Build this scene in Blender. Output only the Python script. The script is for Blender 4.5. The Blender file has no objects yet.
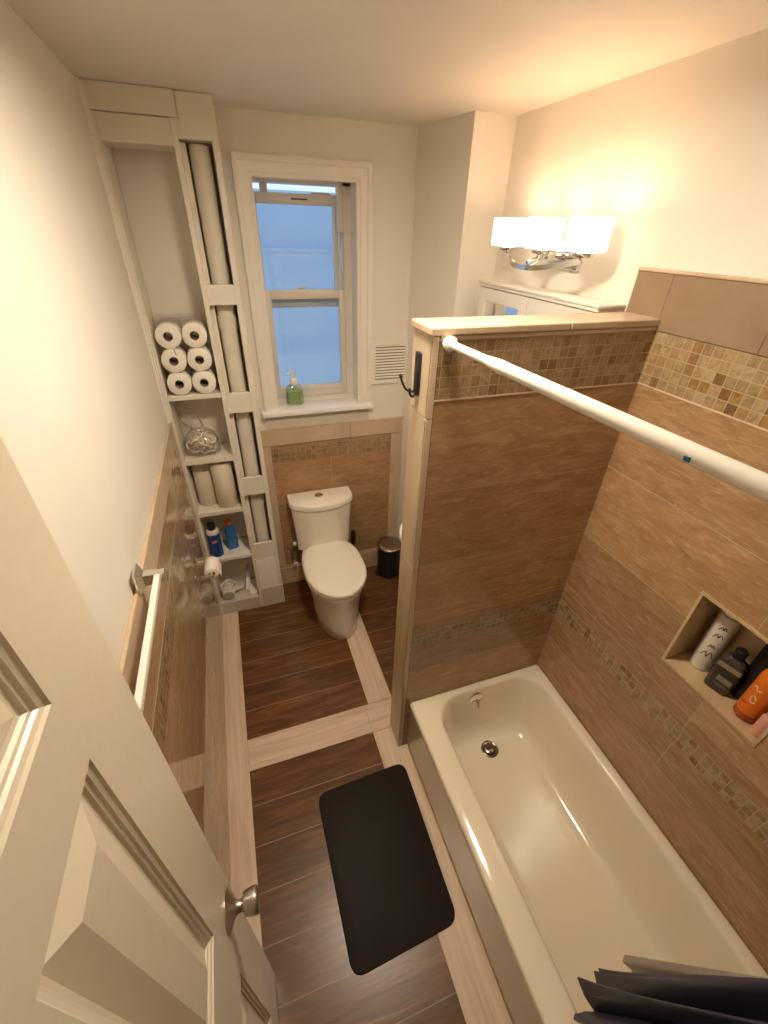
import bpy, bmesh, math, random
from mathutils import Vector, Matrix
random.seed(7)
PI = math.pi
sc = bpy.context.scene
COL = sc.collection

# ------------------------------------------------------------------ materials
def mat(name):
    m = bpy.data.materials.new(name); m.use_nodes = True
    nt = m.node_tree
    b = nt.nodes['Principled BSDF']
    return m, nt, b

def N(nt, t, **kw):
    n = nt.nodes.new(t)
    for k, v in kw.items():
        setattr(n, k, v)
    return n

def simple(name, col, rough=.5, metal=0., noise=.0, nscale=30, bump=0., spec=.5, coat=0., trans=0.):
    m, nt, b = mat(name)
    b.inputs['Roughness'].default_value = rough
    b.inputs['Metallic'].default_value = metal
    b.inputs['Specular IOR Level'].default_value = spec
    b.inputs['Coat Weight'].default_value = coat
    b.inputs['Transmission Weight'].default_value = trans
    g = N(nt, 'ShaderNodeNewGeometry')
    tx = N(nt, 'ShaderNodeTexNoise'); tx.inputs['Scale'].default_value = nscale
    tx.inputs['Detail'].default_value = 4
    nt.links.new(g.outputs['Position'], tx.inputs['Vector'])
    r = N(nt, 'ShaderNodeValToRGB')
    r.color_ramp.elements[0].position = .3; r.color_ramp.elements[1].position = .7
    r.color_ramp.elements[0].color = (*[c * (1 - noise) for c in col], 1)
    r.color_ramp.elements[1].color = (*[min(1, c * (1 + noise)) for c in col], 1)
    nt.links.new(tx.outputs['Fac'], r.inputs['Fac'])
    nt.links.new(r.outputs['Color'], b.inputs['Base Color'])
    if bump:
        bp = N(nt, 'ShaderNodeBump'); bp.inputs['Strength'].default_value = bump
        bp.inputs['Distance'].default_value = .002
        nt.links.new(tx.outputs['Fac'], bp.inputs['Height'])
        nt.links.new(bp.outputs['Normal'], b.inputs['Normal'])
    return m

def plane_coords(nt, axis, u0=0, v0=0):
    """vector (horizontal - u0, vertical - v0, 0); axis 'x','y' (with z up) or 'xy' (floor)"""
    g = N(nt, 'ShaderNodeNewGeometry')
    s = N(nt, 'ShaderNodeSeparateXYZ'); nt.links.new(g.outputs['Position'], s.inputs[0])
    c = N(nt, 'ShaderNodeCombineXYZ')
    a = {'x': ('X', 'Z'), 'y': ('Y', 'Z'), 'xy': ('X', 'Y')}[axis]
    for k, (o, off) in enumerate(((a[0], u0), (a[1], v0))):
        sub = N(nt, 'ShaderNodeMath', operation='SUBTRACT'); sub.inputs[1].default_value = off
        nt.links.new(s.outputs[o], sub.inputs[0]); nt.links.new(sub.outputs[0], c.inputs[k])
    return c.outputs[0], g.outputs['Position']

def stone_nodes(nt, vec, scale, stops, detail=6, dist=1.2):
    mp = N(nt, 'ShaderNodeMapping'); mp.inputs['Scale'].default_value = scale
    nt.links.new(vec, mp.inputs['Vector'])
    tx = N(nt, 'ShaderNodeTexNoise'); tx.inputs['Scale'].default_value = 1
    tx.inputs['Detail'].default_value = detail; tx.inputs['Roughness'].default_value = .62
    tx.inputs['Distortion'].default_value = dist
    nt.links.new(mp.outputs[0], tx.inputs['Vector'])
    r = N(nt, 'ShaderNodeValToRGB'); els = r.color_ramp.elements
    while len(els) < len(stops): els.new(.5)
    for e, (p, c) in zip(els, stops):
        e.position = p; e.color = (*c, 1)
    nt.links.new(tx.outputs['Fac'], r.inputs['Fac'])
    return r.outputs['Color'], tx.outputs['Fac']

def bricks(nt, vec, w, h, mortar, offset=.5):
    b = N(nt, 'ShaderNodeTexBrick'); b.offset = offset; b.offset_frequency = 2; b.squash = 1
    b.inputs['Scale'].default_value = 1
    b.inputs['Mortar Size'].default_value = mortar; b.inputs['Mortar Smooth'].default_value = .1
    b.inputs['Brick Width'].default_value = w; b.inputs['Row Height'].default_value = h
    b.inputs['Bias'].default_value = 0
    b.inputs['Color1'].default_value = (.86, .86, .86, 1); b.inputs['Color2'].default_value = (1.1, 1.1, 1.1, 1)
    b.inputs['Mortar'].default_value = (1, 1, 1, 1)
    nt.links.new(vec, b.inputs['Vector'])
    return b

def mix(nt, fac, a, b, blend='MIX'):
    m = N(nt, 'ShaderNodeMix', data_type='RGBA', blend_type=blend)
    for s, v in ((m.inputs[0], fac), (m.inputs[6], a), (m.inputs[7], b)):
        if isinstance(v, (int, float)): s.default_value = v
        elif isinstance(v, tuple): s.default_value = (*v, 1)
        else: nt.links.new(v, s)
    return m.outputs[2]

def bumped(nt, b, height, strength, dist=.002, invert=True):
    bp = N(nt, 'ShaderNodeBump', invert=invert); bp.inputs['Strength'].default_value = strength
    bp.inputs['Distance'].default_value = dist
    nt.links.new(height, bp.inputs['Height']); nt.links.new(bp.outputs['Normal'], b.inputs['Normal'])

TRAV = [(.25, (.285, .160, .078)), (.45, (.365, .213, .107)), (.58, (.415, .25, .132)), (.75, (.51, .325, .185))]
def travertine(name, axis, u0, v0, w=.61, h=.305, rough=.22, stops=TRAV, sc_=(5, 5, 17), offset=.5, ior=1.5):
    m, nt, b = mat(name)
    vec, pos = plane_coords(nt, axis, u0, v0)
    col, f = stone_nodes(nt, pos, sc_, stops, 10, 1.5)
    br = bricks(nt, vec, w, h, .0016, offset)
    vein, f2 = stone_nodes(nt, pos, (9, 9, 46), [(.52, (0, 0, 0)), (.66, (.42, .42, .42))], 8, 2.4)
    col = mix(nt, vein, col, (.60, .44, .27))
    c = mix(nt, 1., col, br.outputs['Color'], 'MULTIPLY')
    c = mix(nt, br.outputs['Fac'], c, (.46, .36, .24))
    nt.links.new(c, b.inputs['Base Color'])
    b.inputs['Roughness'].default_value = rough; b.inputs['IOR'].default_value = ior
    bumped(nt, b, br.outputs['Fac'], .5, .001)
    return m

def mosaic(name, axis, u0, v0, s=.0312, calm=0.):
    m, nt, b = mat(name)
    vec, pos = plane_coords(nt, axis, u0, v0)
    br = bricks(nt, vec, s, s, .0013, 0.)
    dv = N(nt, 'ShaderNodeVectorMath', operation='SCALE'); dv.inputs['Scale'].default_value = 1 / s
    nt.links.new(vec, dv.inputs[0])
    fl = N(nt, 'ShaderNodeVectorMath', operation='FLOOR'); nt.links.new(dv.outputs[0], fl.inputs[0])
    wn = N(nt, 'ShaderNodeTexWhiteNoise', noise_dimensions='2D'); nt.links.new(fl.outputs[0], wn.inputs['Vector'])
    r = N(nt, 'ShaderNodeValToRGB'); r.color_ramp.interpolation = 'CONSTANT'
    stops = [(0, (.43, .32, .20)), (.2, (.36, .22, .09)), (.34, (.50, .38, .24)), (.55, (.44, .30, .14)), (.68, (.56, .44, .30)), (.8, (.23, .125, .055)), (.9, (.40, .29, .18))]
    els = r.color_ramp.elements
    while len(els) < len(stops): els.new(.5)
    for e, (p, c) in zip(els, stops):
        e.position = p; e.color = (*c, 1)
    nt.links.new(wn.outputs['Value'], r.inputs['Fac'])
    vn, f = stone_nodes(nt, pos, (40, 40, 40), [(.3, (.52, .47, .40)), (.7, (.95, .90, .80))])
    c = mix(nt, calm, r.outputs['Color'], (.42, .30, .185))
    c = mix(nt, 1., c, vn, 'MULTIPLY')
    c = mix(nt, br.outputs['Fac'], c, (.43, .33, .205))
    nt.links.new(c, b.inputs['Base Color']); b.inputs['Roughness'].default_value = .24
    bumped(nt, b, br.outputs['Fac'], .6, .0015)
    return m

def plank_floor(name, v0):
    m, nt, b = mat(name)
    vec, pos = plane_coords(nt, 'xy', -1., v0)
    col, f = stone_nodes(nt, pos, (3.5, 30, 1), [(.28, (.062, .021, .0058)), (.5, (.130, .050, .0145)), (.72, (.235, .105, .036))], 7, .8)
    br = bricks(nt, vec, 4.0, .1615, .0018, 0)
    c = mix(nt, 1., col, br.outputs['Color'], 'MULTIPLY')
    c = mix(nt, br.outputs['Fac'], c, (.33, .23, .15))
    nt.links.new(c, b.inputs['Base Color']); b.inputs['Roughness'].default_value = .3
    bp = N(nt, 'ShaderNodeBump', invert=True); bp.inputs['Strength'].default_value = .4; bp.inputs['Distance'].default_value = .0015
    ad = N(nt, 'ShaderNodeMath', operation='MULTIPLY_ADD'); ad.inputs[1].default_value = -.8
    nt.links.new(f, ad.inputs[0]); nt.links.new(br.outputs['Fac'], ad.inputs[2])
    nt.links.new(ad.outputs[0], bp.inputs['Height']); nt.links.new(bp.outputs['Normal'], b.inputs['Normal'])
    return m

def streak(name, scale, stops, rough=.35):
    m, nt, b = mat(name)
    g = N(nt, 'ShaderNodeNewGeometry')
    col, f = stone_nodes(nt, g.outputs['Position'], scale, stops, 6, .6)
    nt.links.new(col, b.inputs['Base Color']); b.inputs['Roughness'].default_value = rough
    return m

def emission(name, col, strength):
    m, nt, b = mat(name)
    b.inputs['Base Color'].default_value = (*col, 1)
    b.inputs['Emission Color'].default_value = (*col, 1)
    b.inputs['Emission Strength'].default_value = strength
    return m

def thin_clear(name, tint=(.9, .95, 1), gloss=.06, rough=.02, diffuse=0., dcol=(.8, .8, .8)):
    m = bpy.data.materials.new(name); m.use_nodes = True; nt = m.node_tree; nt.nodes.clear()
    o = N(nt, 'ShaderNodeOutputMaterial'); t = N(nt, 'ShaderNodeBsdfTransparent'); t.inputs[0].default_value = (*tint, 1)
    g = N(nt, 'ShaderNodeBsdfGlossy'); g.inputs['Roughness'].default_value = rough
    fr = N(nt, 'ShaderNodeLayerWeight'); fr.inputs['Blend'].default_value = .25
    ad = N(nt, 'ShaderNodeMath', operation='MULTIPLY_ADD'); ad.inputs[1].default_value = .5; ad.inputs[2].default_value = gloss
    nt.links.new(fr.outputs['Fresnel'], ad.inputs[0])
    mx = N(nt, 'ShaderNodeMixShader'); nt.links.new(ad.outputs[0], mx.inputs[0])
    nt.links.new(t.outputs[0], mx.inputs[1]); nt.links.new(g.outputs[0], mx.inputs[2])
    last = mx.outputs[0]
    if diffuse:
        d = N(nt, 'ShaderNodeBsdfDiffuse'); d.inputs[0].default_value = (*dcol, 1)
        m2 = N(nt, 'ShaderNodeMixShader'); m2.inputs[0].default_value = diffuse
        nt.links.new(last, m2.inputs[1]); nt.links.new(d.outputs[0], m2.inputs[2]); last = m2.outputs[0]
    nt.links.new(last, o.inputs[0])
    return m

M = {}
M['plaster'] = simple('plaster_paint', (.76, .72, .65), .55, noise=.02, nscale=6, bump=.05)
M['ceiling'] = simple('ceiling_paint', (.72, .67, .60), .6, noise=.02, nscale=5, bump=.05)
M['white'] = simple('white_trim_paint', (.80, .76, .69), .35, noise=.02, nscale=12)
M['shelfpaint'] = simple('shelf_paint', (.74, .69, .60), .4, noise=.03, nscale=14, bump=.05)
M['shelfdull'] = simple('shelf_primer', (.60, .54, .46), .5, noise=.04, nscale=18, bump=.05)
M['panelwhite'] = simple('panel_white', (.86, .83, .77), .35, noise=.01)
M['doorpaint'] = simple('door_paint', (.74, .67, .55), .32, noise=.015, nscale=60, bump=.12)
M['vinyl'] = simple('window_vinyl', (.68, .64, .57), .35, noise=.02)
M['sillmarble'] = simple('sill_paint', (.86, .85, .83), .25, noise=.03, nscale=8)
M['ceramic'] = simple('glazed_ceramic', (.90, .84, .74), .08, noise=.008, nscale=4, spec=.55, coat=.3)
M['enamel'] = simple('tub_enamel', (.86, .78, .63), .11, noise=.008, nscale=3, spec=.5, coat=.25)
M['chrome'] = simple('chrome', (.78, .77, .75), .09, 1., noise=.02)
M['nickel'] = simple('satin_nickel', (.58, .54, .48), .28, 1., noise=.03, nscale=60)
M['drainmetal'] = simple('drain_metal', (.24, .20, .16), .22, 1., noise=.1)
M['steel'] = simple('bin_steel', (.42, .36, .29), .3, 1., noise=.04)
M['black'] = simple('black_plastic', (.012, .011, .010), .35, noise=.1)
M['blackmetal'] = simple('black_metal', (.015, .014, .013), .4, noise=.1)
M['matrubber'] = simple('mat_surface', (.014, .009, .005), .6, spec=.25, noise=.12, nscale=300, bump=.2)
M['paper'] = simple('tissue_paper', (.84, .80, .73), .9, noise=.02, nscale=90, bump=.2)
M['towelpaper'] = simple('towel_paper', (.72, .65, .53), .9, noise=.02, nscale=120, bump=.25)
M['card'] = simple('cardboard', (.33, .24, .15), .85, noise=.08)
M['rodwhite'] = simple('rod_white', (.82, .78, .72), .25, noise=.01)
M['stickerblue'] = simple('sticker_teal', (.02, .12, .19), .4, noise=.1, nscale=200)
M['navy'] = simple('curtain_navy', (.062, .068, .135), .33, noise=.12, nscale=80, bump=.1, spec=.6)
M['cordwhite'] = simple('cord_offwhite', (.82, .77, .66), .45, noise=.12, nscale=60)
M['liner'] = simple('liner_white', (.60, .57, .53), .4, noise=.03, nscale=20)
M['canblue'] = simple('can_blue', (.012, .05, .20), .25, noise=.35, nscale=55)
M['bottleblue'] = simple('bottle_blue', (.02, .14, .40), .15, noise=.15, nscale=30)
M['orangecap'] = simple('cap_orange', (.55, .13, .03), .4, noise=.05)
M['capcream'] = simple('cap_cream', (.72, .68, .56), .4, noise=.03)
M['redmark'] = simple('label_red', (.50, .20, .17), .4, noise=.2, nscale=90)
M['orange'] = simple('bottle_orange', (.72, .17, .015), .25, noise=.08, nscale=25)
M['orangedark'] = simple('bottle_base_red', (.36, .05, .01), .25, noise=.08)
M['pink'] = simple('bottle_pink', (.66, .33, .25), .35, noise=.05)
M['whitebottle'] = simple('bottle_white', (.66, .61, .52), .3, noise=.02)
M['darkbottle'] = simple('bottle_charcoal', (.045, .033, .026), .25, noise=.15)
M['olive'] = simple('label_olive', (.27, .22, .14), .35, noise=.06)
M['labelgrey'] = simple('label_grey', (.20, .17, .14), .4, noise=.1)
M['ink'] = simple('ink_black', (.03, .025, .02), .5, noise=.1)
M['inkwhite'] = simple('ink_white', (.80, .62, .45), .5, noise=.02)
M['whiteplastic'] = simple('white_plastic', (.80, .77, .72), .3, noise=.02)
M['greyplastic'] = simple('grey_plastic', (.42, .39, .35), .4, noise=.05)
M['braid'] = simple('braided_steel', (.25, .21, .17), .4, .6, noise=.2, nscale=200)
M['soapgreen'] = simple('soap_green', (.52, .66, .26), .1, noise=.1, nscale=30, trans=.5)
M['cap_tile'] = streak('cap_tile', (5, 5, 5), [(.3, (.49, .36, .25)), (.55, (.56, .43, .30)), (.75, (.63, .50, .37))], .3)
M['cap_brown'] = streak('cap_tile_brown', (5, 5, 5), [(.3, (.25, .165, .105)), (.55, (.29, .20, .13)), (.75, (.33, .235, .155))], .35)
M['edge_tile'] = streak('edge_tile', (10, 10, 1.6), [(.3, (.50, .37, .25)), (.5, (.60, .47, .33)), (.75, (.68, .55, .41))], .3)
M['strip_x'] = streak('strip_tile_x', (2, 34, 1), [(.28, (.50, .36, .26)), (.5, (.68, .53, .40)), (.7, (.76, .62, .49))], .35)
M['strip_y'] = streak('strip_tile_y', (34, 2, 1), [(.28, (.50, .36, .26)), (.5, (.68, .53, .40)), (.7, (.76, .62, .49))], .35)
M['grout'] = simple('grout', (.40, .30, .21), .8, noise=.08)
M['niche_tile'] = streak('niche_tile', (6, 6, 6), [(.3, (.47, .33, .19)), (.7, (.60, .45, .28))], .3)
M['planks_back'] = plank_floor('plank_tile_back', -1.122 - .1615 * 4)
M['planks_front'] = plank_floor('plank_tile_front', -1.282 - .1615 * 10)
M['trav_half'] = travertine('travertine_partition', 'x', .30, .905 - .305 * 4, offset=0, w=1.4)
M['trav_right'] = travertine('travertine_tub_wall', 'y', -2.03 - 1.22, .905 - .305 * 4, w=1.22, offset=0)
M['trav_left'] = travertine('travertine_left', 'y', -3, .24, w=.61, rough=.03, stops=[(.25, (.38, .235, .125)), (.5, (.46, .30, .17)), (.75, (.54, .37, .225))], ior=1.75)  # stops lightened: part of the wall's reflected light is put into the colour
M['trav_back'] = travertine('travertine_back', 'x', .2, .08, w=1.3, rough=.2)
M['mos_half'] = mosaic('mosaic_partition', 'x', .0, 1.8205, calm=.45)
M['mos_right'] = mosaic('mosaic_tub_wall', 'y', .0, 1.8205, calm=.2)
M['mos_half_low'] = mosaic('mosaic_partition_low', 'x', .0, .76, .0275, .6)
M['mos_right_low'] = mosaic('mosaic_tub_wall_low', 'y', .0, .76, .0275, .45)
M['mos_back'] = mosaic('mosaic_back', 'x', .0, .99, .033, .6)
M['mos_left'] = mosaic('mosaic_left', 'y', .0, 1.03, .0275, .5)
M['glass'] = thin_clear('window_glass', (.92, .96, 1), .03)
M['bag'] = thin_clear('bag_film', (.96, .95, .93), .05, .15, .10, (.85, .8, .72))
M['clearplastic'] = thin_clear('clear_bottle', (.9, .95, .88), .06, .05, .05, (.7, .8, .6))
M['mirror'] = simple('mirror_silver', (.85, .87, .88), .02, 1.)
M['stucco'] = simple('exterior_render', (.62, .64, .66), .8, noise=.04, nscale=3)
M['hall'] = simple('hall_paint', (.72, .66, .57), .6, noise=.02)
WARM = (1.0, .86, .69)
M['shade'] = emission('lit_frosted_glass', (1.0, .86, .69), 1.0)
M['bulb'] = emission('lit_bulb', WARM, 13.)

# ------------------------------------------------------------------ mesh helpers
def bx(bm, lo, hi, bev=0., seg=2, mi=0):
    r = bmesh.ops.create_cube(bm, size=1)
    vs = r['verts']
    for v in vs:
        v.co = Vector([lo[i] + (v.co[i] + .5) * (hi[i] - lo[i]) for i in range(3)])
    fs = {f for v in vs for f in v.link_faces}
    for f in fs: f.material_index = mi
    if bev:
        es = list({e for v in vs for e in v.link_edges})
        bmesh.ops.bevel(bm, geom=es, offset=bev, segments=seg, profile=.5, affect='EDGES', clamp_overlap=True, material=mi)
    return vs

def ring(bm, pts):
    return [bm.verts.new(p) for p in pts]

def skin(bm, rings, cap0=True, cap1=True, closed=True, mi=0):
    vr = [ring(bm, r) for r in rings]
    n = len(vr[0])
    for a, b in zip(vr, vr[1:]):
        for i in range(n if closed else n - 1):
            j = (i + 1) % n
            f = bm.faces.new((a[i], a[j], b[j], b[i])); f.material_index = mi
    if cap0: bm.faces.new(vr[0][::-1]).material_index = mi
    if cap1: bm.faces.new(vr[-1]).material_index = mi
    return vr

def lathe(bm, prof, axis='z', c=(0, 0, 0), n=28, cap0=True, cap1=True, mi=0):
    """prof: (radius, height) list"""
    c = Vector(c); rings = []
    for r, h in prof:
        pts = []
        for k in range(n):
            a = 2 * PI * k / n
            u, v = r * math.cos(a), r * math.sin(a)
            p = {'z': (u, v, h), 'y': (v, h, u), 'x': (h, u, v)}[axis]
            pts.append(c + Vector(p))
        rings.append(pts)
    return skin(bm, rings, cap0, cap1, mi=mi)

def tube(bm, pts, r, n=10, mi=0, closed=False):
    pts = [Vector(p) for p in pts]
    rs = r if isinstance(r, (list, tuple)) else [r] * len(pts)
    rings = []; up = None
    for i, p in enumerate(pts):
        t = (pts[min(i + 1, len(pts) - 1)] - pts[max(i - 1, 0)]).normalized()
        if up is None:
            up = Vector((0, 0, 1)) if abs(t.z) < .9 else Vector((1, 0, 0))
        s = t.cross(up).normalized(); up = s.cross(t).normalized()
        rings.append([p + (s * math.cos(2 * PI * k / n) + up * math.sin(2 * PI * k / n)) * rs[i] for k in range(n)])
    return skin(bm, rings, True, True, mi=mi)

def smooth_path(pts, k=6):
    """Catmull-Rom through pts"""
    P = [Vector(p) for p in pts]; P = [P[0] * 2 - P[1]] + P + [P[-1] * 2 - P[-2]]
    out = []
    for i in range(1, len(P) - 2):
        for j in range(k):
            t = j / k
            a, b, c, d = P[i - 1], P[i], P[i + 1], P[i + 2]
            out.append(.5 * ((2 * b) + (c - a) * t + (2 * a - 5 * b + 4 * c - d) * t * t + (3 * b - a - 3 * c + d) * t ** 3))
    out.append(P[-2]); return out

def rrect(x0, x1, y0, y1, r, z, n=8):
    r = min(r, (x1 - x0) / 2 - 1e-4, (y1 - y0) / 2 - 1e-4); pts = []
    for cx, cy, a0 in ((x1 - r, y1 - r, 0), (x0 + r, y1 - r, 90), (x0 + r, y0 + r, 180), (x1 - r, y0 + r, 270)):
        for k in range(n + 1):
            a = math.radians(a0 + 90 * k / n)
            pts.append((cx + r * math.cos(a), cy + r * math.sin(a), z))
    return pts

def prism(bm, poly, z0, z1, mi=0):
    return skin(bm, [[(x, y, z0) for x, y in poly], [(x, y, z1) for x, y in poly]], mi=mi)

def wall_boxes(bm, axis, a0, a1, u0, u1, z0, z1, holes, mi=0):
    """slab normal to axis between a0..a1, spanning u0..u1 x z0..z1 with rectangular holes (hu0,hu1,hz0,hz1)"""
    us = sorted({u0, u1, *[h[0] for h in holes], *[h[1] for h in holes]})
    for p, q in zip(us, us[1:]):
        zs = [z0]
        for h in sorted(holes, key=lambda h: h[2]):
            if h[0] <= p + 1e-6 and h[1] >= q - 1e-6:
                zs += [h[2], h[3]]
        zs.append(z1)
        for za, zb in zip(zs[::2], zs[1::2]):
            if zb - za < 1e-5: continue
            if axis == 'y': bx(bm, (p, a0, za), (q, a1, zb), mi=mi)
            else: bx(bm, (a0, p, za), (a1, q, zb), mi=mi)

def obj(name, bm, m, parent=None, smooth=None, loc=None, rot=None):
    bmesh.ops.recalc_face_normals(bm, faces=bm.faces[:])
    me = bpy.data.meshes.new(name); bm.to_mesh(me); bm.free()
    for x in (m if isinstance(m, (list, tuple)) else [m]):
        me.materials.append(x if not isinstance(x, str) else M[x])
    if smooth is not None:
        me.shade_smooth(); me.set_sharp_from_angle(angle=math.radians(smooth))
    o = bpy.data.objects.new(name, me); COL.objects.link(o)
    if parent is not None: o.parent = parent
    if loc: o.location = loc
    if rot: o.rotation_euler = rot
    return o

def tag(o, label, cat, group=None):
    o['label'] = label; o['category'] = cat
    if group: o['group'] = group
    return o

def thing(name, label, cat, loc=(0, 0, 0), rot=(0, 0, 0), group=None):
    o = bpy.data.objects.new(name, None); COL.objects.link(o)
    o.empty_display_size = .05
    o.location = loc; o.rotation_euler = rot
    return tag(o, label, cat, group)

def struct(name, bm, m, label=None, cat=None, parent=None, smooth=None):
    o = obj(name, bm, m, parent, smooth)
    if parent is None:
        o['kind'] = 'structure'
        if label: o['label'] = label
        if cat: o['category'] = cat
    return o

def dup(root, loc, rot=None, label=None):
    r = root.copy(); COL.objects.link(r); r.location = loc
    if rot is not None: r.rotation_euler = rot
    if label: r['label'] = label
    for ch in list(root.children):
        c = ch.copy(); COL.objects.link(c); c.parent = r
        for g in list(ch.children):
            d = g.copy(); COL.objects.link(d); d.parent = c
    return r

B = bmesh.new
W = 1.5895; H = 2.61; YN = -2.77; PF = -1.394; PB = -1.267; XH = .842; S = -.196

# ------------------------------------------------------------------ room shell
bm = B()
bx(bm, (-.12, -4.6, -.12), (1.75, .3, -.004))
def fq(x0, x1, y0, y1, mi):
    g = .0011
    bx(bm, (x0 + g, y0 + g, -.004), (x1 - g, y1 - g, 0), mi=mi)
XL = .113; CX0, CX1 = .765, .905
fq(0, XL, YN, 0, 2)                        # strip along the left wall
fq(XL, CX0, -1.122, 0, 3); fq(CX1, W, -1.122, 0, 3)
fq(CX0, CX1, -1.122, 0, 2)
fq(XL, .742, -1.282, -1.122, 1); fq(.742, W, -1.282, -1.122, 1)
fq(.742, W, YN, -1.282, 2)
fq(XL, .742, YN, -1.282, 4)
fq(0, W, -4.6, YN, 4)
struct('floor', bm, ['grout', 'strip_x', 'strip_y', 'planks_back', 'planks_front'], 'brown wood-look plank tiles framed by pale strip tiles', 'floor')

bm = B(); bx(bm, (-.12, -4.6, H), (1.75, .26, H + .1)); struct('ceiling', bm, 'ceiling', 'plain off-white painted ceiling', 'ceiling')
bm = B(); bx(bm, (-.12, -4.6, 0), (0, .26, H)); struct('wall_left', bm, 'plaster', 'cream painted wall above polished tile on the left', 'wall')
WIN = (.552, 1.036, 1.315, 2.395)
bm = B(); wall_boxes(bm, 'y', .0, .26, 0, 1.75, 0, H, [WIN]); struct('wall_back', bm, 'plaster', 'cream painted back wall around the window', 'wall')
NI = (-2.186, -1.868, 1.009, 1.327)
bm = B(); wall_boxes(bm, 'x', 1.60, 1.735, -4.6, 0, 0, H, [NI]); bx(bm, (1.735, -4.6, 0), (1.77, 0, H))
struct('wall_right', bm, 'plaster', 'cream painted wall behind the vanity light', 'wall')
bm = B(); prism(bm, [(1.333, 0), (1.408, -.407), (1.60, -.407), (1.60, 0)], 0, H)
struct('wall_corner', bm, 'plaster', 'boxed-out painted chase in the far right corner', 'wall')
bm = B(); wall_boxes(bm, 'y', YN - .12, YN, 0, 1.60, 0, H, [(.13, .87, 0, 2.2)]); struct('wall_front', bm, 'plaster', 'wall with the doorway beside the tub', 'wall')
bm = B(); bx(bm, (-.12, -4.72, 0), (1.75, -4.6, H)); struct('wall_hall', bm, 'hall', 'hallway wall beyond the doorway', 'wall')

# half-height partition
bm = B(); bx(bm, (XH + .008, PF + .008, 0), (1.60, PB - .008, 1.9885)); struct('wall_half', bm, 'grout', 'half-height partition core at the end of the tub', 'wall')
bm = B(); bx(bm, (.863, PF, 0), (W, PF + .008, 1.8205), mi=0)
struct('trim_1', bm, ['trav_half'], 'brown travertine tile on the tub side of the partition', 'tile')
bm = B(); bx(bm, (.863, PF - .0006, 1.8215), (W, PF + .008, 1.978), mi=0); bx(bm, (.863, PF - .003, 1.978), (W, PF + .008, 1.989), .003, mi=2)
bx(bm, (.863, PF - .0008, .76), (W, PF, .845), mi=1)
bx(bm, (.863, PF - .002, 1.817), (W, PF + .002, 1.8215), mi=2)
struct('trim_2', bm, ['mos_half', 'mos_half_low', 'edge_tile'], 'mosaic bands on the tub side of the partition', 'tile')
bm = B()
for z0, z1 in ((0, .60), (.602, 1.20), (1.202, 1.765), (1.767, 1.989)):
    bx(bm, (XH, PF, z0), (XH + .008, PB, z1), .002)
    bx(bm, (XH, PF - .001, z0), (.862, PF + .008, z1), .002)
struct('trim_3', bm, 'edge_tile', 'pale edge tiles on the narrow end of the partition', 'tile')
bm = B(); bx(bm, (XH + .008, PB - .008, 0), (1.60, PB, 1.989)); struct('trim_4', bm, 'trav_back', 'tile on the toilet side of the partition', 'tile')
bm = B(); bx(bm, (XH - .008, PF - .006, 1.990), (1.26, PB + .006, 2.011), .004); bx(bm, (1.262, PF - .006, 1.990), (W + .01, PB + .006, 2.011), .004)
struct('trim_5', bm, 'cap_tile', 'pale stone cap along the top of the partition', 'tile')

# tub wall tile on the right
bm = B(); wall_boxes(bm, 'x', W, 1.60, YN, PF, 0, 1.8205, [NI]); struct('trim_6', bm, 'trav_right', 'brown travertine tile on the wall along the tub', 'tile')
bm = B(); bx(bm, (W - .0006, YN, 1.8215), (1.60, PF, 1.976), mi=0)
bx(bm, (W - .0012, YN, .76), (W, PF, .845), mi=1); bx(bm, (W - .002, YN, 1.817), (1.60, PF, 1.8215), mi=2)
struct('trim_7', bm, ['mos_right', 'mos_right_low', 'edge_tile'], 'mosaic bands on the wall along the tub', 'tile')
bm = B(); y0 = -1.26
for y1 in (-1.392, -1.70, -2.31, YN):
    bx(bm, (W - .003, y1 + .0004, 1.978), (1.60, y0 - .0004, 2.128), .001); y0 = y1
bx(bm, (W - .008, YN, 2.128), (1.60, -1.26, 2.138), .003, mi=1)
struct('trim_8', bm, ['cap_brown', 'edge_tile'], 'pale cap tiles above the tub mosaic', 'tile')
bm = B(); bx(bm, (1.722, NI[0], NI[2]), (1.735, NI[1], NI[3])); bx(bm, (1.585, NI[0], NI[2]), (1.722, NI[1], NI[2] + .009))
bx(bm, (1.585, NI[0], NI[3] - .009), (1.722, NI[1], NI[3])); bx(bm, (1.585, NI[0], NI[2] + .009), (1.722, NI[0] + .009, NI[3] - .009)); bx(bm, (1.585, NI[1] - .009, NI[2] + .009), (1.722, NI[1], NI[3] - .009))
struct('trim_9', bm, 'niche_tile', 'pale tile lining of the shampoo niche', 'tile')

# left wall tile
bm = B(); bx(bm, (0, YN, .012), (.009, S - .004, 1.278), mi=0)
struct('trim_10', bm, ['trav_left'], 'polished brown tile on the lower left wall', 'tile')
bm = B(); bx(bm, (0, YN, 1.03), (.0098, S - .004, 1.14), mi=0)
y0 = S - .004
while y0 > YN + .01:
    y1 = max(YN, y0 - .61); bx(bm, (0, y1 + .001, 1.28), (.012, y0 - .001, 1.386), .003, mi=1); y0 = y1
bx(bm, (0, YN, 0), (.013, S - .004, .012), .003, mi=1)
bx(bm, (0, S - .03, .012), (.0115, S - .004, 1.278), .002, mi=1)
struct('trim_11', bm, ['mos_left', 'cap_tile'], 'pale cap and mosaic band on the left wall', 'tile')
bm = B(); bx(bm, (0, -.232, 1.388), (.010, S - .004, H - .001), .002); bx(bm, (0, -.212, 1.388), (.016, S - .004, H - .001), .002)
struct('trim_12', bm, 'white', 'white casing strip on the left wall beside the shelf unit', 'trim')
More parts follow.
